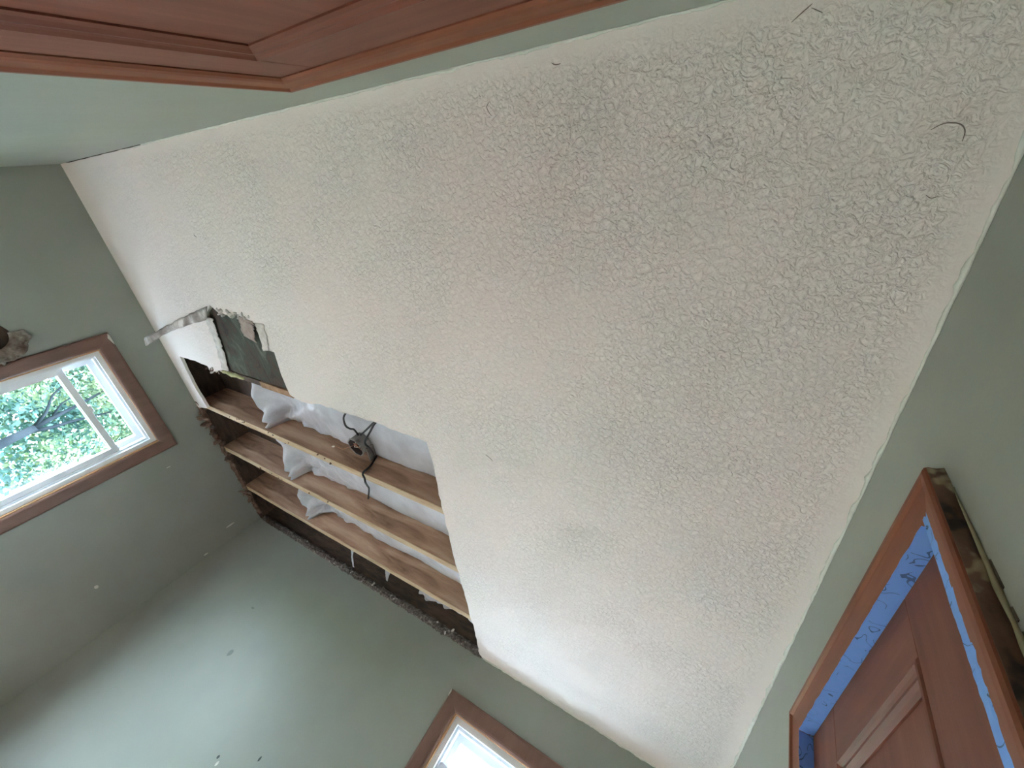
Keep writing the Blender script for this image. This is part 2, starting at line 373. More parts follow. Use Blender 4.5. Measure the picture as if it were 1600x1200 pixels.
# uneven paint beads where the ceiling meets the walls
def bead(name, p0, p1, nx, ny, w, label, seed):
    p0 = Vector(p0); p1 = Vector(p1); L_ = (p1 - p0).length; k = int(L_ / .012); V = []; F = []
    for i in range(k + 1):
        t = i / k; c = p0.lerp(p1, t)
        a = w * (.75 + .8 * noise.noise(Vector((t*L_*22, seed, .3))) + .5 * noise.noise(Vector((t*L_*70, seed, 5.1))))
        b = w * (.55 + .7 * noise.noise(Vector((t*L_*25, seed, 9.3))) + .5 * noise.noise(Vector((t*L_*80, seed, 2.1))))
        a = max(a, .0012); b = max(b, .0012)
        V += [(c.x, c.y, ZC + .001), (c.x + nx*a*1.6, c.y + ny*a*1.6, ZC + .0005), (c.x + nx*a*.55, c.y + ny*a*.55, ZC - b*.5), (c.x, c.y, ZC - b)]
    for i in range(k):
        for j in range(4): F.append((i*4+j, i*4+(j+1) % 4, i*4+4+(j+1) % 4, i*4+4+j))
    F += [(3, 2, 1, 0), tuple(k*4 + j for j in range(4))]
    mm = MB(); mm.add(V, F); o = mm.build(name, M_BEAD, smooth=True); struct(o, label, 'trim'); return o
bead('trim_3', (-2.3, YA, 0), (XD, YA, 0), 0, 1, .0045, 'wavy cream paint line between ceiling and the wall of the upper door', 1.3)
bead('trim_4', (XD, YA, 0), (XD, YC, 0), -1, 0, .0055, 'wavy cream paint line between ceiling and the taped door wall', 4.7)
bead('trim_5', (-.92, YC, 0), (XD, YC, 0), 0, -1, .006, 'smooth caulk line between ceiling and the wall of the small window', 8.2)

# painted shade of a hairline gap at the far end of wall A, and dusty threads on the ceiling
mm = MB(); pts = [(-3.05 + .05*i, YA + .001, ZC - .0015 + .001*math.sin(i*1.7)) for i in range(19)]
mm.tube(pts, [.0008 + .0016*abs(math.sin(i*.9)) for i in range(19)], 5); mm.build('crack', M_GAPSHADE, ceil_)
def spline(pts, k=5):
    P = [Vector(p) for p in pts]; P = [P[0]] + P + [P[-1]]; out = []
    for i in range(1, len(P) - 2):
        a, b, c, d = P[i-1], P[i], P[i+1], P[i+2]
        for j in range(k):
            t = j / k; out.append(.5*((2*b) + (c-a)*t + (2*a-5*b+4*c-d)*t*t + (3*b-a-3*c+d)*t**3))
    out.append(P[-2]); return out
def thread(pts, r):
    q = spline([(x, y, ZC - .0008 - dz*.5) for x, y, dz in pts])
    MB().tube(q, [r*(.22 + .30*math.sin(math.pi*i/(len(q)-1))) for i in range(len(q))], 5).build('cobweb', M_WEB, ceil_, smooth=True)
thread([(-.533, -.097, 0), (-.538, -.090, .003), (-.533, -.080, .004), (-.528, -.074, .001)], .0011)
thread([(-.392, -.138, 0), (-.384, -.134, .003), (-.374, -.134, .003)], .0016)
thread([(.155, .018, 0), (.166, .012, .004), (.180, .014, .006), (.188, .022, .004), (.190, .034, .001)], .0014)
thread([(-.030, -.125, 0), (-.018, -.134, .003), (-.010, -.140, .001)], .0013)
thread([(-.010, -.136, 0), (.004, -.128, .002)], .001)
thread([(-2.055, .168, 0), (-2.045, .172, .003), (-2.035, .178, .001)], .0016)
thread([(.175, .097, 0), (.181, .101, .003), (.188, .099, .001)], .001)
thread([(-.68, .86, 0), (-.665, .868, .002), (-.65, .88, .001)], .0012)

# ------------------------------------------------------------------ windows
def window(name, fn, W, label, cat, sh, lock_a):
    a0, a1, b0, b1 = W['a0'], W['a1'], W['b0'], W['b1']
    root = empty(name, fn((a0 + a1) / 2, b0, 0)); struct(root, label, cat)
    w = .074; A0, A1, B0, B1 = a0 - w, a1 + w, b0 - w, b1 + w * .92
    prof = [(0, 0), (0, .012), (.004, .017), (.012, .019), (w - .014, .015), (w - .006, .013), (w, .009), (w, 0)]
    rail(fn, (A0, B1), (A1, B1), (0, -1), prof, .92, .92).build('casing', M_WCASE, root)
    rail(fn, (A0, B0), (A0, B1), (1, 0), prof, 1, .92).build('casing', M_WCASE, root)
    rail(fn, (A1, B0), (A1, B1), (-1, 0), prof, 1, .92).build('casing', M_WCASE, root)
    rail(fn, (A0, B0), (A1, B0), (0, 1), prof, 1, 1).build('casing', M_WCASE, root)
    def ringpart(nm, m_, d0, d1, wid, ins=0, lo=None, hi=None, bev=.002):
        lo = b0 + ins if lo is None else lo; hi = b1 - ins if hi is None else hi
        outer = rect(a0 + ins, a1 - ins, lo, hi); inner = rect(a0 + ins + wid, a1 - ins - wid, lo + wid, hi - wid)
        return slab(outer, [inner], fn, d0, d1).build(nm, m_, root, bevel=bev)
    ringpart('stop', M_STOP, .002, -.030, .008, bev=0)
    ringpart('frame', M_VINYL, -.012, -T, .026, .008)
    ringpart('frame_step', M_VINYL, -.028, -T, .012, .034)
    mid = b1 - .196
    sa = ringpart('upper_sash', M_VINYL, -.062, -.095, .030, .046, lo=mid - .018)
    sb = ringpart('lower_sash', M_VINYL, -.034, -.060, .030, .046, hi=mid + .016)
    slab(rect(a0 + .074, a1 - .074, mid + .010, b1 - .074), [], fn, -.076, -.080).build('pane', M_GLASS, sa, origin=world_loc(root))
    slab(rect(a0 + .074, a1 - .074, b0 + .074, mid - .012), [], fn, -.045, -.049).build('pane', M_GLASS, sb, origin=world_loc(root))
    MB_l = slab(rect(lock_a - .022, lock_a + .022, mid + .014, mid + .026), [], fn, -.036, -.058)
    MB_l.build('sash_lock', M_VINYL, root, bevel=.003)
    return root
win1 = window('window_1', fB, WB, 'brown framed window on the shaded wall, green trees outside its panes', 'window', 0, 1.06)
win2 = window('window_2', fC, WC, 'small brown framed window below the ceiling, its panes bright white', 'window', 0, -.57)

# flakes of paint at casing corners
def flake(parent, pts, m_): 
    mm = MB(); n = len(pts); c = Vector((sum(p[0] for p in pts)/n, sum(p[1] for p in pts)/n, sum(p[2] for p in pts)/n))
    V = [Vector(p) for p in pts]; nn = (V[1]-V[0]).cross(V[2]-V[0]).normalized() * .0012
    mm.add([v + nn for v in V] + [v - nn for v in V], [tuple(range(n)), tuple(range(2*n-1, n-1, -1))] + [(i, (i+1) % n, n+(i+1) % n, n+i) for i in range(n)])
    return mm.build('paint_flake', m_, parent)
flake(win1, [(XL + .019, .676, 2.060), (XL + .022, .690, 2.064), (XL + .021, .745, 2.062), (XL + .021, .700, 2.050)], M_GYP)
flake(win2, [(-.977, YC - .017, 2.066), (-.975, YC - .021, 2.040), (-.970, YC - .020, 2.030), (-.968, YC - .021, 2.055)], M_GYP)

# ------------------------------------------------------------------ doors
def door(name, fn, D, cw, head, rec, stile, top_rail, label, cw0=None, proud=.02):
    a0, a1, b1 = D['a0'], D['a1'], D['b1']; cw0 = cw if cw0 is None else cw0
    root = empty(name, fn((a0 + a1) / 2, 0, 0)); struct(root, label, 'door')
    def prof(w): return [(0, 0), (0, proud - .006), (.002, proud - .002), (.006, proud), (.013, proud), (.017, proud - .004), (.020, proud - .0045), (w - .012, proud - .006), (w - .004, proud - .008), (w, proud - .012), (w, 0)]
    A0, A1, B1 = a0 - cw0, a1 + cw, b1 + head
    rail(fn, (A0, B1), (A1, B1), (0, -1), prof(head), cw0/head, cw/head).build('casing', M_CASEH, root)
    rail(fn, (A0, 0), (A0, B1), (1, 0), prof(cw0), 0, head/cw0).build('casing', M_CASE, root)
    rail(fn, (A1, 0), (A1, B1), (-1, 0), prof(cw), 0, head/cw).build('casing', M_CASE, root)
    # door leaf: two stiles, rails and recessed panels with a moulded edge
    g = .003
    leaf0, leaf1 = -rec, -rec - .036
    def bx(nm, x0, x1, z0, z1, d0, d1, m_, bev=.0015): return slab(rect(x0, x1, z0, z1), [], fn, d0, d1).build(nm, m_, root, bevel=bev)
    bx('stile', a0 + g, a0 + stile, .008, b1 - g, leaf0, leaf1, M_WOOD)
    bx('stile', a1 - stile, a1 - g, .008, b1 - g, leaf0, leaf1, M_WOOD)
    zs = [b1 - top_rail, 1.02, .86, .20]
    for z1_, z0_ in ((b1 - g, b1 - top_rail), (1.02, .86), (.20, .008)):
        bx('rail', a0 + stile + .0006, a1 - stile - .0006, z0_, z1_, leaf0, leaf1, M_WOODH)
    mp = [(0, -rec), (.003, -rec + .002), (.007, -rec + .0025), (.010, -rec - .001), (.013, -rec - .003), (.017, -rec - .003), (.021, -rec - .007), (.026, -rec - .010), (.026, -rec - .02), (0, -rec - .02)]
    for z0_, z1_ in ((1.02, b1 - top_rail), (.20, .86)):
        x0, x1 = a0 + stile, a1 - stile
        pn = bx('panel', x0, x1, z0_, z1_, leaf0 - .0125, leaf1 + .004, M_WOOD, 0)
        for p0, p1, n, m_ in (((x0, z1_), (x1, z1_), (0, -1), M_WOODH), ((x0, z0_), (x1, z0_), (0, 1), M_WOODH), ((x0, z0_), (x0, z1_), (1, 0), M_WOOD), ((x1, z0_), (x1, z1_), (-1, 0), M_WOOD)):
            rail(fn, p0, p1, n, mp, 1, 1).build('moulding', m_, root)
    return root
dA = door('door_1', fA, DA, .055, .055, -.004, .098, .098, 'reddish brown panelled wooden door close overhead, without tape', proud=.017)
dD = door('door_2', fD, DD, .078, .068, .004, .128, .088, 'brown panelled wooden door edged with blue painter tape', cw0=.047)
# back panels keep the daylight out behind both doors
MB().box(XD + .05, XD + T, DD['a0'], DD['a1'], 0, DD['b1']).build('back_panel', M_DECK, dD)
MB().box(DA['a0'], DA['a1'], YA - T, YA - .05, 0, DA['b1']).build('back_panel', M_DECK, dA)

# rough, unpainted outer edge of the taped door's casing
def rough_side():
    k = 60; V = []; F = []
    for i in range(k + 1):
        z = .3 + (2.062 - .3) * i / k
        j = .004 * noise.noise(Vector((z*14, 3.1, 0))) + .003 * noise.noise(Vector((z*45, 1.1, 0)))
        V += [(XD - .0165, .4046, z), (XD - .0165, .4036 + j*.3, z), (XD - .008 + j, .4025, z), (XD - .0005, .3985 + j*.8, z), (XD - .0005, .4046, z)]
    for i in range(k):
        for j in range(5): F.append((i*5+j, i*5+(j+1) % 5, i*5+5+(j+1) % 5, i*5+5+j))
    F += [(4, 3, 2, 1, 0), tuple(k*5+j for j in range(5))]
    mm = MB(); mm.add(V, F); return mm
M_EDGE = noisy('scraped_casing_edge', [(.36, (.018, .014, .011)), (.42, (.030, .020, .015)), (.45, (.12, .065, .042)), (.53, (.15, .085, .055)), (.555, (.40, .33, .22)), (.75, (.52, .45, .32))], 9, 4, .9, (1.0, 1.0, .75), bump=.6, bscale=60, nrough=.6)
rough_side().build('scraped_edge', M_EDGE, dD, smooth=True)
M_CAULK = noisy('yellowed_caulk', [(.3, (.24, .21, .13)), (.7, (.36, .33, .22))], 20, 3, .8)
pts = [(XD - .002, .3965 + .002*noise.noise(Vector((i*.8, 0, 0))), 1.24 + .0205*i) for i in range(39)]
MB().tube(pts, [(.0028 + .0016*noise.noise(Vector((i*.6, 4, 0)))) * min(1, .25 + (38-i)/8) for i in range(39)], 6).build('caulk', M_CAULK, dD, smooth=True)
for z0, z1, yy in ((1.870, 1.905, .3925), (1.835, 1.850, .3925), (1.80, 1.825, .392), (1.775, 1.785, .391)):
    MB().tube([(XD + .0005, yy, z0), (XD + .0005, yy + .001, z1)], .0016, 5).build('gap', M_GAPSHADE, dD)  # dark rods painted as the shade in gaps beside the casing

# blue tape
def tape(name, path, w, nrm, side, label, seed, th=.0008):
    """ribbon with slightly torn edges; path = centre line, side = across direction"""
    side = Vector(side); nrm = Vector(nrm); P = [Vector(p) for p in path]
    D_ = [0]
    for a, b in zip(P[:-1], P[1:]): D_.append(D_[-1] + (b-a).length)
    k = int(D_[-1] / .008); V = []; F = []; nc = 5
    for i in range(k + 1):
        s = D_[-1] * i / k; j = max(x for x in range(len(D_)) if D_[x] <= s + 1e-9); j = min(j, len(P) - 2)
        c = P[j].lerp(P[j+1], (s - D_[j]) / (D_[j+1] - D_[j]))
        wl = w/2 * (1 + .10*noise.noise(Vector((s*40, seed, 0)))); wr = w/2 * (1 + .10*noise.noise(Vector((s*40, seed, 7))))
        for q in range(nc):
            u = q / (nc - 1); off = -wl + (wl + wr) * u
            hgt = .0006 + .0012 * abs(noise.noise(Vector((s*60, u*3, seed))))
            V.append(c + side * off + nrm * hgt)
    n0 = len(V); V += [v + nrm * -th for v in V[:n0]]
    for i in range(k):
        for q in range(nc - 1):
            a = i*nc+q
            F.append((a, a+1, a+nc+1, a+nc)); F.append((n0+a, n0+a+nc, n0+a+nc+1, n0+a+1))
    for i in range(k):
        F.append((i*nc, (i+1)*nc, n0+(i+1)*nc, n0+i*nc)); a = i*nc+nc-1; F.append((a, n0+a, n0+a+nc, a+nc))
    F.append(tuple(range(nc)) + tuple(n0 + q for q in range(nc-1, -1, -1))); F.append(tuple(k*nc+q for q in range(nc-1, -1, -1)) + tuple(n0+k*nc+q for q in range(nc)))
    mm = MB(); mm.add(V, F); o = mm.build(name, M_TAPE, origin=tuple(P[0])); prop(o, label, 'tape', 'blue tape strips on the brown door'); return o
tape('tape_strip', [(XD - .0055, .448, 1.9955), (XD - .0055, 1.029, 1.9955)], .027, (0, 0, -1), (1, 0, 0), 'long blue painter tape strip along the head of the brown door', 1.0)
tape('tape_strip', [(XD - .0055, 1.0285, 1.993), (XD - .0055, 1.0285, .9)], .027, (0, -1, 0), (1, 0, 0), 'shaded blue painter tape strip down the far jamb of the brown door', 2.0)
tape('tape_strip', [(XD - .0132, .4425, 2.018), (XD - .0132, .4425, .9)], .018, (-1, 0, 0), (0, 1, 0), 'narrow blue painter tape strip beside the scraped outer casing edge', 3.0)

# ------------------------------------------------------------------ inside the ceiling hole
ZJ = ZC + .016
def joist(y0, y1, label, seed, up=0):
    k = 40; V = []; F = []; M_ = []
    x0, x1 = XL + .001, XD - .01
    rr = random.Random(seed)
    for i in range(k + 1):
        x = x0 + (x1 - x0) * i / k
        w = .004 * noise.noise(Vector((x*1.5, seed, 0))); b = up + .002 * noise.noise(Vector((x*9, seed, 3)))
        if x < XL + .25: b += .004 * abs(noise.noise(Vector((x*40, seed, 1))))
        sk = .022 * (-x - .95) / 2.0 * 0
        V += [(x, y0 + w, TOP - .001), (x, y0 + w, ZJ + b + .002), (x, y0 + w + .003, ZJ + b), (x, y1 + w - .003, ZJ + b), (x, y1 + w, ZJ + b + .002), (x, y1 + w, TOP - .001)]
    mm = MB()
    F0 = []; F1 = []
    for i in range(k):
        for j in range(6):
            f = (i*6+j, i*6+(j+1) % 6, i*6+6+(j+1) % 6, i*6+6+j)
            (F1 if j in (1, 2, 3) else F0).append(f)
    F0 += [(5, 4, 3, 2, 1, 0), tuple(k*6+j for j in range(6))]
    mm.add(V, F0 + F1); mm.m = [0]*len(F0) + [1]*len(F1)
    o = mm.build('ceiling_joist', [M_JOIST, M_JOISTB], origin=(0, (y0+y1)/2, ZJ))
    prop(o, label, 'joist', 'exposed ceiling joists'); return o
joists = [joist(.848, .886, 'stained joist edge showing beside the green mouldy board', 11, .012),
          joist(1.268, 1.308, 'exposed brown joist with the metal junction box beside it', 12),
          joist(1.662, 1.704, 'middle exposed brown joist between two white plastic bays', 13),
          joist(2.050, 2.092, 'rough brown joist closest to the sage wall below the hole', 14)]
# rusty and foam-smeared lengths on the first joist edge
MB().box(-2.10, -1.82, .886, .922, ZJ - .006, ZJ + .05).build('stained_edge', M_STAIN, joists[0], bevel=.004); MB().box(-2.47, -2.10, .886, .918, ZJ - .003, ZJ + .05).build('nailer', M_PLATE, joists[0], bevel=.004)
mm = MB(); mm.tube([(-2.50 + .02*i, .902 + .004*math.sin(i*1.3), ZJ - .003) for i in range(13)], [.006 + .008*math.sin(math.pi*(i+.5)/13) for i in range(13)], 8)
mm.build('foam_smear', M_FOAM, joists[0], smooth=True)

# plastic-wrapped insulation between the joists
def plastic(y0, y1, xe, x1, label, seed, sag=.022, end=True, zb=2.412):
    nx, ny = 190, 40; V = []; F = []
    for i in range(nx + 1):
        s = i / nx
        for j in range(ny + 1):
            v = j / ny
            x = xe + (x1 - xe) * s ** 1.35
            y = y0 + (y1 - y0) * v
            z = zb - sag * math.sin(math.pi * v) + .012 * noise.noise(Vector((x*3.2, y*4, seed)))
            cr = .020 * (.5 - abs(noise.noise(Vector((x*7 + seed, y*11, seed*1.7))))) + .007 * noise.noise(Vector((x*20, y*20, seed)))
            ne = max(0, 1 - (x - xe) / .75)
            z += cr * (.35 + .65 * ne) + ne * (.055 * (.22 - abs(noise.noise(Vector((x*9 + y*6, y*5 - x*3, seed*2.3))))) - .028 * abs(noise.noise(Vector((x*17 - y*12, y*13, seed*3.1)))))
            z = max(z, 2.31)
            if end:
                wd = .25 - .17 * v; d = max(0, min(1, 1 - (x - xe) / wd)); d = d*d*(3-2*d)
                fold = .5 + .5 * math.sin(v * 15 + seed + 6 * (x - xe))
                z = z * (1 - d) + (2.296 + .018 * fold * (1 - v)) * d + .016 * d * (1 - d) * 4 * (fold - .5)
                x += (.075 - .045 * v) * d + .010 * d * math.sin(v * 9 + seed)
                du = (x - xe) / .30; dv = 1 - v; ph = math.atan2(dv, du + .05)
                z += .017 * math.sin(ph * 13 + seed) * math.exp(-1.6 * (du*du + dv*dv*.5)) * min(1, 4 * math.hypot(du, dv))
            V.append((x, y, z))
    W_ = ny + 1; n0 = len(V)
    V += [(x, y, min(max(z + .03, 2.44), TOP - .006)) for x, y, z in V[:n0]]
    for i in range(nx):
        for j in range(ny):
            a = i*W_+j
            F.append((a, a+1, a+W_+1, a+W_)); F.append((n0+a, n0+a+W_, n0+a+W_+1, n0+a+1))
    for i in range(nx):
        a = i*W_; F.append((a, a+W_, n0+a+W_, n0+a)); a = i*W_+ny; F.append((a, n0+a, n0+a+W_, a+W_))
    for j in range(ny):
        F.append((j, n0+j, n0+j+1, j+1)); a = nx*W_+j; F.append((a, a+1, n0+a+1, n0+a))
    mm = MB(); mm.add(V, F); o = mm.build('insulation_bag', M_PLASTIC, origin=(xe, (y0+y1)/2, zb), smooth=True)
    prop(o, label, 'insulation', 'white plastic film between the joists'); return o
plastic(.932, 1.264, -2.345, -.55, 'white plastic film sagging behind the metal junction box', 1.0, sag=.008)
plastic(1.314, 1.658, -2.345, -.55, 'white plastic film between the box joist and the middle joist', 4.0)
plastic(1.712, 2.046, -2.375, -.55, 'white plastic film between the middle joist and the roughest joist', 7.5)
plastic(2.100, 2.380, -1.50, -.55, 'grey plastic film in the narrow gap above the sage wall', 9.2, sag=.012, end=False, zb=2.40)

# mouldy board showing in the torn upper part
mb = slab(crumble([(-2.56, .44), (-1.74, .44), (-1.74, .884), (-2.56, .884), (-2.56, .44)], .05, .004, rnd)[:-1], [], lambda a, b, h: (a, b, ZC + h), .0165, .026).build('mouldy_board', M_MOULD, origin=(-2.1, .7, ZC + .024))
prop(mb, 'green and black mouldy board exposed where the drywall tore off', 'board')

# torn paper hanging from the break
def sheet(name, rows, m_, label=None, cat=None, parent=None, th=.0018, grp=None):
    """rows of points -> a thin sheet with thickness"""
    R_ = len(rows); C_ = len(rows[0]); V = [Vector(p) for r in rows for p in r]; n0 = len(V)
    Nn = []
    for i in range(R_):
        for j in range(C_):
            a = V[min(i+1, R_-1)*C_+j] - V[max(i-1, 0)*C_+j]; b = V[i*C_+min(j+1, C_-1)] - V[i*C_+max(j-1, 0)]
            Nn.append(a.cross(b).normalized())
    W_ = [v + n*th/2 for v, n in zip(V, Nn)] + [v - n*th/2 for v, n in zip(V, Nn)]
    F = []
    for i in range(R_-1):
        for j in range(C_-1):
            a = i*C_+j; F.append((a, a+1, a+C_+1, a+C_)); F.append((n0+a, n0+a+C_, n0+a+C_+1, n0+a+1))
    for i in range(R_-1):
        a = i*C_; F.append((a, a+C_, n0+a+C_, n0+a)); a = i*C_+C_-1; F.append((a, n0+a, n0+a+C_, a+C_))
    for j in range(C_-1):
        F.append((j, n0+j, n0+j+1, j+1)); a = (R_-1)*C_+j; F.append((a, a+1, n0+a+1, n0+a))
    mm = MB(); mm.add(W_, F); o = mm.build(name, m_, parent, origin=None if parent else tuple(V[0]), smooth=True)
    if label: prop(o, label, cat, grp)
    return o
def lerp3(a, b, t): return tuple(a[i] + (b[i]-a[i])*t for i in range(3))
def ribbon(e0, e1, n, jit, seed):
    """two edge polylines -> rows"""
    def at(e, t):
        s = t * (len(e) - 1); i = min(int(s), len(e) - 2); return lerp3(e[i], e[i+1], s - i)
    rows = []
    for i in range(n + 1):
        t = i / n; a = at(e0, t); b = at(e1, t)
        row = []
        for j in range(5):
            u = j / 4; q = lerp3(a, b, u)
            k = noise.noise(Vector((t*14, u*2, seed))) * jit
            row.append((q[0] + k*.5, q[1] + (k if j in (0, 4) else k*.4), q[2] + k*.5))
        rows.append(row)
    return rows
e0 = [(-2.25, .496, ZC - .002), (-2.50, .563, ZC - .004), (-2.75, .641, 2.231), (-2.98, .723, 2.163)]
e1 = [(-2.30, .568, 2.256), (-2.50, .612, 2.254), (-2.75, .680, 2.214), (-2.98, .771, 2.151)]
sheet('torn_joint_tape', ribbon(e0, e1, 40, .005, 2.2), M_PAPER, 'torn grey drywall tape strip hanging from the ceiling above the window', 'torn paper')

sheet('paper_flap', ribbon([(-1.99, .515, ZC - .001), (-2.01, .56, ZC + .004), (-2.03, .62, ZC + .004)], [(-1.87, .53, ZC - .001), (-1.90, .57, ZC + .002), (-1.92, .635, ZC - .004)], 16, .008, 5.5), M_PINK, 'pinkish torn paper flap lying over the green mouldy board', 'torn paper')
sheet('paper_flap', ribbon([(-1.86, .535, ZC - .001), (-1.86, .60, ZC - .006), (-1.87, .668, ZC - .010)], [(-1.79, .53, ZC - .001), (-1.80, .60, ZC - .004), (-1.83, .66, ZC - .008)], 12, .005, 6.5), M_GYP, 'pale curled paper flap at the rim of the mouldy tear', 'torn paper')
# frayed gypsum rim along the pale remaining piece
e_l = [(-2.322, .559), (-2.346, .634), (-2.376, .739), (-2.438, .878)]
sheet('frayed_rim', ribbon([(x, y, ZC - .002) for x, y in e_l], [(x + .045, y + .005, ZC + .006) for x, y in e_l], 40, .012, 3.3), M_GYP, parent=ceil_)

# chunks of broken plaster and lath
def chunk_mesh(name, m_, seed, sx, sy, sz):
    bm = bmesh.new(); bmesh.ops.create_icosphere(bm, subdivisions=2, radius=1)
    for v in bm.verts:
        k = 1 + .40 * noise.noise(v.co * 1.7 + Vector((seed, 0, 0))) + .15 * noise.noise(v.co * 4 + Vector((0, seed, 0)))
        v.co = Vector((v.co.x*sx*k, v.co.y*sy*k, v.co.z*sz*k))
    me = bpy.data.meshes.new(name); bm.to_mesh(me); bm.free(); me.materials.append(m_); return me
CH = [chunk_mesh('plaster_chunk', M_CHUNK, i*3.3, 1.0, .8, .5) for i in range(3)] + [chunk_mesh('plaster_chunk', M_GYP, 20 + i*2.1, 1.0, .7, .5) for i in range(2)] + [chunk_mesh('plaster_chunk', M_RUBBLE, 40 + i*2.1, 1.0, .7, .6) for i in range(2)]
def chunks(parent, n, f, seed, kinds, s0, s1):
    rr = random.Random(seed); L_ = world_loc(parent)
    for i in range(n):
        q = bpy.data.objects.new('plaster_chunk', rr.choice([CH[k] for k in kinds])); COL.objects.link(q); q.parent = parent
        q.location = Vector(f(rr)) - L_; s = rr.uniform(s0, s1) ; q.scale = (s, s * rr.uniform(.5, 1), s * rr.uniform(.5, 1.2))
        q.rotation_euler = (rr.uniform(0, 6), rr.uniform(0, 6), rr.uniform(0, 6))

# crumbling edge along the far wall
def ledge(y, x0, x1, seed):
    k = 420; V = []; F = []; nc = 6
    for i in range(k + 1):
        x = x0 + (x1-x0)*i/k
        for j in range(nc):
            u = j/(nc-1)
            z = ZC - .006 + .042*u + .007*noise.noise(Vector((x*22, u*3, seed)))+ .006*noise.noise(Vector((x*70, u*5, seed)))
            d = .010 + .012*math.sin(math.pi*u) + .008*noise.noise(Vector((x*30, u*4, seed+3))) + .006*noise.noise(Vector((x*90, u*9, seed+5)))
            V.append((x, y - max(d, .002), z))
        V.append((x, y + .03, V[-1][2])); V.append((x, y + .03, V[-nc-1][2]))
    w = nc + 2
    for i in range(k):
        for j in range(w): F.append((i*w+j, i*w+(j+1) % w, i*w+w+(j+1) % w, i*w+w+j))
    F += [tuple(range(w))[::-1], tuple(k*w+j for j in range(w))]
    mm = MB(); mm.add(V, F); return mm
le = ledge(YC - .001, XL + .045, -.93, 2.0).build('broken_plaster_edge', M_RUBBLE, origin=(-2, YC, ZC))
prop(le, 'crumbling dark plaster edge along the top of the far sage wall', 'plaster edge')
chunks(le, 46, lambda r: (r.uniform(XL + .05, -.95), YC - r.uniform(.004, .026), ZC + r.uniform(-.006, .035)), 3, (2, 3, 4, 5, 6, 6, 5), .006, .014)

def ledgeB():
    k = 150; V = []; F = []; nc = 5
    for i in range(k + 1):
        y = 1.30 + (YC - .045 - 1.30)*i/k
        for j in range(nc):
            u = j/(nc-1)
            z = ZC - .004 + .030*u + .010*noise.noise(Vector((y*18, u*3, 7))) + .006*noise.noise(Vector((y*60, u*5, 7)))
            d = .006 + .010*math.sin(math.pi*u) + .010*noise.noise(Vector((y*25, u*4, 9)))
            V.append((XL + max(d, .002), y, z))
        V.append((XL - .03, y, V[-1][2])); V.append((XL - .03, y, V[-nc-1][2]))
    w = nc + 2
    for i in range(k):
        for j in range(w): F.append((i*w+j, i*w+(j+1) % w, i*w+w+(j+1) % w, i*w+w+j))
    F += [tuple(range(w))[::-1], tuple(k*w+j for j in range(w))]
    mm = MB(); mm.add(V, F); return mm
lb = ledgeB().build('broken_plaster_edge', M_CHUNK, origin=(XL, 1.8, ZC))
prop(lb, 'splintered brown plaster edge along the top of the shaded window wall', 'plaster edge')
chunks(lb, 17, lambda r: (XL + r.uniform(.004, .05), r.choice([1.36, 1.40, 1.46, 1.52, 1.58, 1.66, 1.76, 2.12, 2.16]) + r.uniform(-.03, .03), ZC + r.uniform(-.022, .03)), 8, (0, 1, 2, 0, 5), .016, .038)
# splinters hanging over the wall
def splinter(parent, p0, p1, r0, m_):
    p0 = Vector(p0); p1 = Vector(p1); mm = MB()
    pts = [p0.lerp(p1, t) + Vector((.004*math.sin(t*7), .004*math.cos(t*5), 0)) for t in (0, .3, .6, .85, 1)]
    mm.tube(pts, [r0*.8, r0, r0*.8, r0*.5, r0*.08], 5); mm.build('splinter', m_, parent)
for a in (((XL+.03, 1.33, ZC+.01), (XL+.012, 1.30, ZC-.014), .006), ((XL+.05, 1.40, ZC+.01), (XL+.015, 1.36, ZC-.045), .012), ((XL+.05, 1.43, ZC+.01), (XL+.02, 1.47, ZC-.03), .010),
          ((XL+.06, 2.10, ZC+.01), (XL+.015, 2.05, ZC-.05), .010), ((XL+.04, 2.14, ZC+.005), (XL+.015, 2.09, ZC-.035), .009), ((XL+.05, 1.30, ZC+.01), (XL+.02, 1.25, ZC-.008), .005)):
    splinter(lb, *a, M_CHUNK)
# crumbs on the torn rim
fr = ceil_
chunks(fr, 22, lambda r: (r.uniform(-2.17, -1.88), .514 + r.uniform(-.012, .016), ZC + r.uniform(-.006, .004)), 21, (3, 4), .006, .015)
chunks(fr, 10, lambda r: (r.uniform(-2.64, -2.45), .905 + r.uniform(-.02, .02), ZC + r.uniform(-.006, .006)), 22, (1, 3, 4), .007, .014)
chunks(joists[1], 14, lambda r: (r.uniform(-2.85, -1.7), 1.288 + r.uniform(-.018, .018), ZJ - .001), 23, (0, 1, 5), .004, .010)
chunks(joists[2], 10, lambda r: (r.uniform(-2.75, -1.9), 1.683 + r.uniform(-.018, .018), ZJ - .001), 24, (0, 1, 5), .004, .010)

# white strips hanging in the last gap
sheet('paper_shred', ribbon([(-2.05, 2.20, 2.36), (-2.03, 2.27, 2.32), (-2.02, 2.34, 2.30)], [(-2.01, 2.19, 2.36), (-2.01, 2.26, 2.32), (-2.005, 2.34, 2.30)], 10, .004, 1.1), M_PLASTIC, 'thin white plastic shred hanging over the crumbling wall top', 'plastic shred', grp='plastic shreds above the sage wall')
sheet('paper_shred', ribbon([(-1.72, 2.20, 2.36), (-1.70, 2.24, 2.33), (-1.69, 2.28, 2.315)], [(-1.64, 2.19, 2.36), (-1.66, 2.23, 2.33), (-1.675, 2.28, 2.31)], 10, .004, 1.9), M_PLASTIC, 'short white plastic scrap hanging midway above the sage wall', 'plastic shred', grp='plastic shreds above the sage wall')

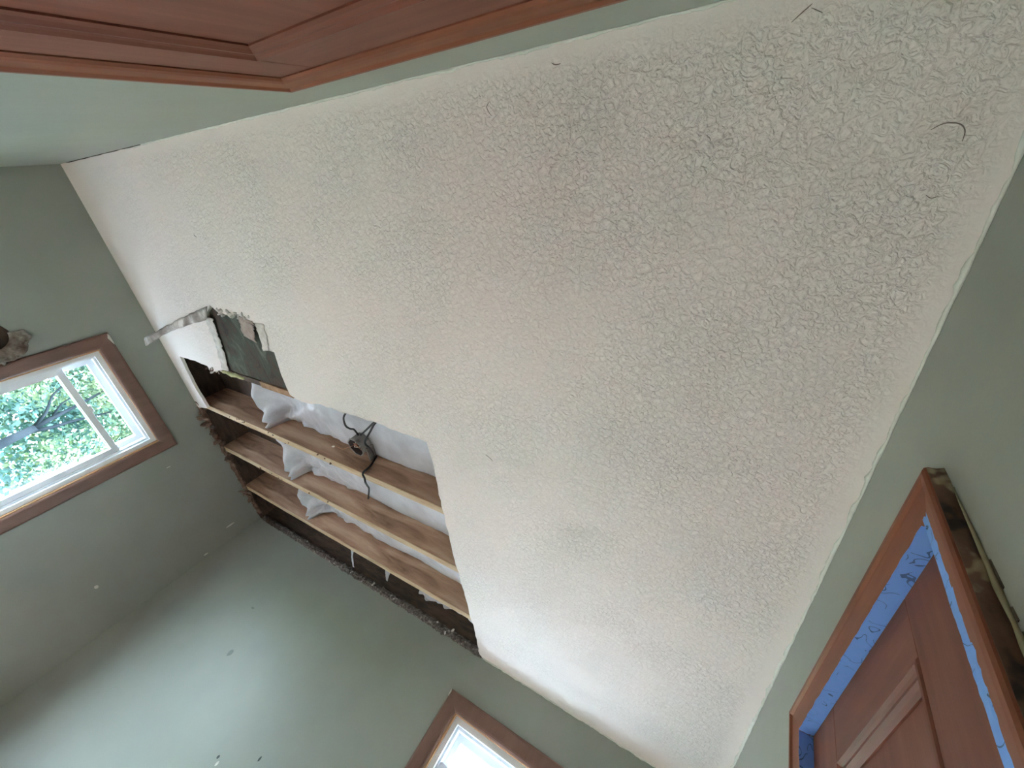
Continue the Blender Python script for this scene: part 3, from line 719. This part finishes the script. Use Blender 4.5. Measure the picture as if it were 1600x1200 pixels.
# ------------------------------------------------------------------ electrical box and cables
BC = Vector((-1.565, 1.185, 2.378)); ax = Vector((-.02, .06, -.99)).normalized()     # opening looks down into the room
jb = empty('junction_box', tuple(BC))
prop(jb, 'open round metal junction box hanging beside the first clear joist', 'junction box')
def oct_ring(r, h, n=8):
    s = ax.cross(Vector((0, 1, 0))).normalized(); u = s.cross(ax)
    return [BC + ax*h + (s*math.cos(2*math.pi*(k+.5)/n) + u*math.sin(2*math.pi*(k+.5)/n))*r for k in range(n)]
rings = [oct_ring(.049, -.030), oct_ring(.052, -.026), oct_ring(.052, .026), oct_ring(.056, .027), oct_ring(.056, .030), oct_ring(.0495, .030), oct_ring(.0495, -.024)]
V = [v for r in rings for v in r]; F = [tuple(range(8))[::-1]]
for i in range(len(rings)-1):
    for k in range(8): F.append((i*8+k, i*8+(k+1) % 8, (i+1)*8+(k+1) % 8, (i+1)*8+k))
F.append(tuple((len(rings)-1)*8+k for k in range(8)))
mm = MB(); mm.add(V, F); mm.m = [0]*(1+5*8) + [1]*(8+1)
mm.build('box_shell', [M_METAL, M_DARKIN], jb)
mm = MB(); s_ = Vector((1, 0, 0))
br = BC + s_*.055; mm.box(br.x - .004, br.x + .004, 1.19, 1.268, br.z - .012, br.z + .03); mm.build('bracket', M_METAL, jb)
for k, (r0, an) in enumerate(((.02, .4), (.028, 2.2), (.024, 4.0))):
    p = oct_ring(r0, .0, 8)[k*2]; q = oct_ring(r0*.8, .026, 8)[(k*2+3) % 8]; r_ = oct_ring(r0*1.2, .012, 8)[(k*2+5) % 8]
    MB().tube([p, p.lerp(q, .5) + ax*.006, q, r_], .0022, 6).build('wire', M_COPPER if k else M_NUT, jb, smooth=True)
wn = Vector((-1.700, 1.200, 2.316))
MB().tube([BC + ax*.02 - s_*.02, BC + ax*.035 + (wn-BC)*.45, wn + Vector((.012, 0, .006)), wn], .0016, 6).build('wire', M_COPPER, jb, smooth=True)
MB().tube([wn + Vector((.006, 0, .004)), wn, wn + Vector((-.008, .002, -.004))], [.003, .0055, .003], 8).build('wire_nut', M_NUT, jb, smooth=True)
def cable(pts, label, r=.0046):
    # smooth the run with Catmull-Rom
    P = [Vector(p) for p in pts]; P = [P[0]] + P + [P[-1]]; out = []
    for i in range(1, len(P)-2):
        for t in (0, .2, .4, .6, .8):
            a, b, c, d = P[i-1], P[i], P[i+1], P[i+2]
            out.append(.5*((2*b) + (c-a)*t + (2*a-5*b+4*c-d)*t*t + (3*b-a-3*c+d)*t**3))
    out.append(P[-2])
    o = MB(); o.tube(out, r, 8); q = o.build('cable', M_CABLE, origin=tuple(pts[0]), smooth=True)
    prop(q, label, 'cable', 'black cables around the junction box'); return q
cable([(-1.50, .940, 2.335), (-1.525, .975, 2.320), (-1.527, 1.02, 2.316), (-1.528, 1.05, 2.333), (-1.549, 1.08, 2.362), (-1.567, 1.135, 2.385)], 'crooked black cable dropping from the drywall edge into the junction box')
cable([(-1.30, .936, 2.335), (-1.327, .955, 2.327), (-1.446, 1.05, 2.358), (-1.555, 1.135, 2.390)], 'straight black cable slanting from the drywall edge to the junction box')
cable([(-1.29, .934, 2.330), (-1.320, .958, 2.325), (-1.403, 1.04, 2.347), (-1.468, 1.12, 2.346), (-1.478, 1.17, 2.364), (-1.492, 1.215, 2.382), (-1.503, 1.24, 2.392)], 'bent black cable passing the junction box and running onto the joist')
cable([(-1.500, 1.262, 2.40), (-1.466, 1.256, 2.33), (-1.462, 1.258, 2.281), (-1.461, 1.29, 2.279), (-1.470, 1.322, 2.281), (-1.55, 1.42, 2.33), (-1.607, 1.5, 2.365), (-1.701, 1.64, 2.395)], 'black cable looping under the box joist into the next bay', .005)

# ------------------------------------------------------------------ torn patch on the window wall
def curl():
    rows = []
    for i in range(61):
        a = -1.25 + 2.75 * i / 60          # angle around the hole
        row = []
        for j in range(9):
            v = j / 8
            rad = .074 + .062 * v + v * (.022*noise.noise(Vector((a*3, v*2, 1))) + .020*noise.noise(Vector((a*9, v*4, 6))))
            lift = .003 + .030 * v * (.7 + .6*noise.noise(Vector((a*2.5, 0, 4)))) + .014 * noise.noise(Vector((a*6, v*5, 8))) * v
            if v > .8: lift += .02*(v-.8)*5*abs(noise.noise(Vector((a*7, 2, 0))))
            row.append((XL + lift, .535 + rad*math.cos(a), 1.655 + rad*math.sin(a)))
        rows.append(row)
    return rows
M_CURL = noisy('peeling_plaster_skin', [(.36, (.10, .068, .048)), (.5, (.20, .165, .14)), (.62, (.36, .34, .30))], 17, 5, .9, bump=.5, bscale=50)
sheet('peeling_plaster', curl(), M_CURL, 'curled brownish plaster peeling round a dark hole beside the tree window', 'peeling plaster', th=.004)

# scuffs and specks on the far wall
def speck(x, z, rx, rz, m_, seed):
    pts = [(x + rx*math.cos(a)*(1+.3*noise.noise(Vector((a, seed, 0)))), z + rz*math.sin(a)*(1+.3*noise.noise(Vector((a, seed, 2))))) for a in [i*math.pi/6 for i in range(12)]]
    slab(pts, [], fC, -.001, .0009).build('scuff', m_, wallC)
M_SCUFF, _, _ = mat('grey_scuff', (.20, .225, .20), .6); M_SPECK, _, _ = mat('dark_speck', (.06, .07, .07), .7)
speck(-2.264, 1.578, .014, .018, M_SCUFF, 1); speck(-2.42, 1.80, .014, .006, M_SCUFF, 2); speck(-1.811, 1.291, .006, .008, M_SPECK, 3); speck(-1.62, 1.39, .005, .010, M_SPECK, 4); speck(-1.79, 1.275, .006, .010, M_GYP, 5)
def speckB(y, z, ry, rz, seed):
    pts = [(y + ry*math.cos(a)*(1+.3*noise.noise(Vector((a, seed, 0)))), z + rz*math.sin(a)*(1+.3*noise.noise(Vector((a, seed, 2))))) for a in [i*math.pi/6 for i in range(12)]]
    slab(pts, [], fB, -.001, .0009).build('scuff', M_GYP, bpy.data.objects['wall_left'])
speckB(2.28, 2.077, .006, .03, 1); speckB(2.37, 1.86, .006, .014, 2); speckB(2.08, 1.35, .012, .010, 3); speckB(1.60, 1.96, .003, .012, 4)

# ------------------------------------------------------------------ outside
M_LAWN = noisy('lawn', [(.3, (.05, .085, .03)), (.7, (.10, .15, .06))], 3, 5, .9)
M_BOUNCE = noisy('grey_bounce_ground', [(.3, (.075, .072, .072)), (.7, (.11, .105, .105))], 3, 4, .9)
M_BARK = noisy('grey_bark', [(.3, (.005, .0065, .008)), (.7, (.010, .012, .014))], 6, 5, .9, spec=0)
struct(MB().box(-60, 60, -60, 60, -.6, -.35).build('ground', M_LAWN), 'green lawn outside the house', 'lawn')
struct(slab([(XL - 5.0, -6), (XL - T - .05, -6), (XL - T - .05, YC + T + .05), (XD + 5, YC + T + .05), (XD + 5, YC + 6), (XL - 5.0, YC + 6)], [], lambda a, b, h: (a, b, h), -.36, -.30).build('bounce_ground', M_BOUNCE), 'grey ground slab added outside both windows to bounce daylight', 'bounce_ground')  # added ground, reflects daylight up through the windows to the ceiling
def leaf_mat(name, stops, seed):
    m, nt, b = mat(name, stops[0][1], .8, 0)
    v = coords(nt); n = N(nt, 'ShaderNodeTexNoise', i_Scale=1.5, i_Detail=5, i_Roughness=.7); nt.links.new(v, n.inputs['Vector'])
    nt.links.new(ramp(nt, n.outputs['Fac'], stops), b.inputs['Base Color'])
    return m
M_LEAF = leaf_mat('light_green_leaves', [(.34, (.020, .044, .038)), (.47, (.044, .070, .046)), (.56, (.080, .102, .055)), (.66, (.11, .122, .070))], 1)
M_LEAF2 = leaf_mat('teal_green_leaves', [(.35, (.022, .046, .046)), (.55, (.040, .072, .066)), (.72, (.070, .098, .080))], 2)

def tree(base, trunk, branches, blobs, nleaf, size, m_, label, seed):
    root = empty('tree', base); prop(root, label, 'tree', 'trees outside the window')
    MB().tube(trunk[0], trunk[1], 10).build('trunk', M_BARK, root, smooth=True)
    for pts, r in branches: MB().tube(pts, [r*(1 - .7*i/(len(pts)-1)) for i in range(len(pts))], 7).build('branch', M_BARK, root, smooth=True)
    g = np.random.default_rng(seed); L_ = np.array(base)
    tot = sum(b[3]*b[4]*b[5] for b in blobs); Vs = []
    for cx, cy, cz, rx, ry, rz in blobs:
        k = int(nleaf * rx*ry*rz / tot)
        d = g.normal(size=(k, 3)); d /= np.linalg.norm(d, axis=1)[:, None]; d *= g.uniform(.35, 1, (k, 1)) ** .5
        c = d * np.array([rx, ry, rz]) + np.array([cx, cy, cz]) - L_
        n = g.normal(size=(k, 3)) + np.array([.6, 0, .8]); n /= np.linalg.norm(n, axis=1)[:, None]
        t = np.cross(n, g.normal(size=(k, 3))); t /= np.linalg.norm(t, axis=1)[:, None]; b = np.cross(n, t)
        s = size * g.uniform(.6, 1.3, (k, 1))
        Vs.append(np.stack([c - t*s, c + b*s*.5, c + t*s, c - b*s*.5], 1))
    V = np.concatenate(Vs).reshape(-1, 3); nf = len(V) // 4
    me = bpy.data.meshes.new('foliage'); me.vertices.add(len(V)); me.vertices.foreach_set('co', V.ravel())
    me.loops.add(nf*4); me.loops.foreach_set('vertex_index', np.arange(nf*4)); me.polygons.add(nf)
    me.polygons.foreach_set('loop_start', np.arange(nf)*4); me.polygons.foreach_set('loop_total', np.full(nf, 4))
    me.materials.append(m_); me.update(); me.validate()
    o = bpy.data.objects.new('foliage', me); COL.objects.link(o); o.parent = root; o['kind'] = 'stuff'
    return root
tree((-9.0, 3.05, -.35), ([(-9, 3.05, -.35), (-9.0, 3.02, .6), (-9, 2.98, 1.46), (-9, 2.94, 1.86)], [.11, .085, .065, .052]),
     [([(-9, 2.94, 1.80), (-9, 2.90, 2.05), (-9.0, 2.86, 2.35), (-9.1, 2.80, 2.9)], .042), ([(-9, 2.95, 1.72), (-9, 3.03, 2.0), (-9.05, 3.08, 2.25), (-9.1, 3.2, 2.7)], .034),
      ([(-9, 2.93, 1.84), (-8.98, 2.78, 2.05), (-9, 2.58, 2.22), (-9.1, 2.4, 2.6)], .026), ([(-9, 2.90, 2.05), (-9, 2.74, 2.25), (-9, 2.68, 2.5)], .018)],
     [(-9.6, 2.4, 2.6, .8, .7, .8), (-9.5, 3.9, 2.5, .7, .7, .9), (-9.4, 3.2, 3.2, .9, 1.1, .7), (-9.8, 1.6, 3.0, .9, .9, 1.1), (-10, 4.9, 3.0, 1, 1, 1.2), (-9.6, 3.0, 4.3, 1.5, 2.2, 1.0), (-9.5, 2.1, 1.7, .5, .5, .5), (-9.4, 3.75, 1.75, .35, .4, .35)], 30000, .042, M_LEAF, 'leafy tree with forked grey trunk seen through the window panes', 3)
tree((-14.0, 8.4, -.35), ([(-14, 8.4, -.35), (-14, 8.2, 2.6), (-14.1, 7.4, 4.6)], [.2, .16, .08]), [([(-14, 8.2, 2.6), (-14.2, 7.0, 4.0), (-14, 5.2, 5.0)], .08)],
     [(-14, 5.4, 3.6, 1.6, 2.0, 1.7), (-14, 3.4, 3.2, 1.4, 1.6, 1.9), (-14.4, 7.2, 3.0, 1.4, 1.4, 1.7), (-14, 5.2, 5.4, 1.8, 2.6, 1.5), (-14, 4.2, 1.6, .8, .8, .7), (-14.6, 6.0, 1.5, .7, .9, .6)], 24000, .075, M_LEAF2, 'darker teal tree filling the view behind the forked tree', 4)
tree((-19.0, 4.0, -.35), ([(-19, 4, -.35), (-19, 4, 3)], [.2, .15]), [([(-19, 4, 2.5), (-19, 3, 4)], .08)],
     [(-19, 3.4, 3.0, 1.8, 2.8, 2.6), (-19, 7.6, 3.4, 1.8, 2.4, 2.4), (-19, 5.5, 6, 2, 3.5, 2)], 14000, .12, M_LEAF, 'distant bushy tree low behind the other trees', 5)
# a neighbour's house low in the view
M_SIDE = noisy('pale_blue_siding', [(.3, (.06, .095, .13)), (.7, (.07, .11, .145))], 2, rough=.8)
M_ROOF = noisy('blue_grey_shingles', [(.3, (.055, .10, .135)), (.7, (.07, .12, .16))], 5, rough=.9)
hs = empty('house', (-24, 10, -.35)); prop(hs, 'small blue house with grey roof beyond the trees', 'house')
MB().box(-27, -22, 7.6, 13, -.35, 1.15).build('wall', M_SIDE, hs)
mm = MB(); mm.add([(-27.3, 7.3, 1.1), (-21.7, 7.3, 1.1), (-21.7, 13.3, 1.1), (-27.3, 13.3, 1.1), (-24.5, 7.5, 2.3), (-24.5, 13.1, 2.3)], [(0, 3, 2, 1), (0, 1, 4), (1, 2, 5, 4), (2, 3, 5), (3, 0, 4, 5)]); mm.build('roof', M_ROOF, hs)
for y in (8.4, 10.6): f_ = MB().box(-22.0, -21.93, y, y + .9, .1, .9).build('window', M_VINYL, hs); MB().box(-21.94, -21.91, y + .1, y + .8, .2, .8).build('pane', M_ROOF, f_, origin=world_loc(hs))
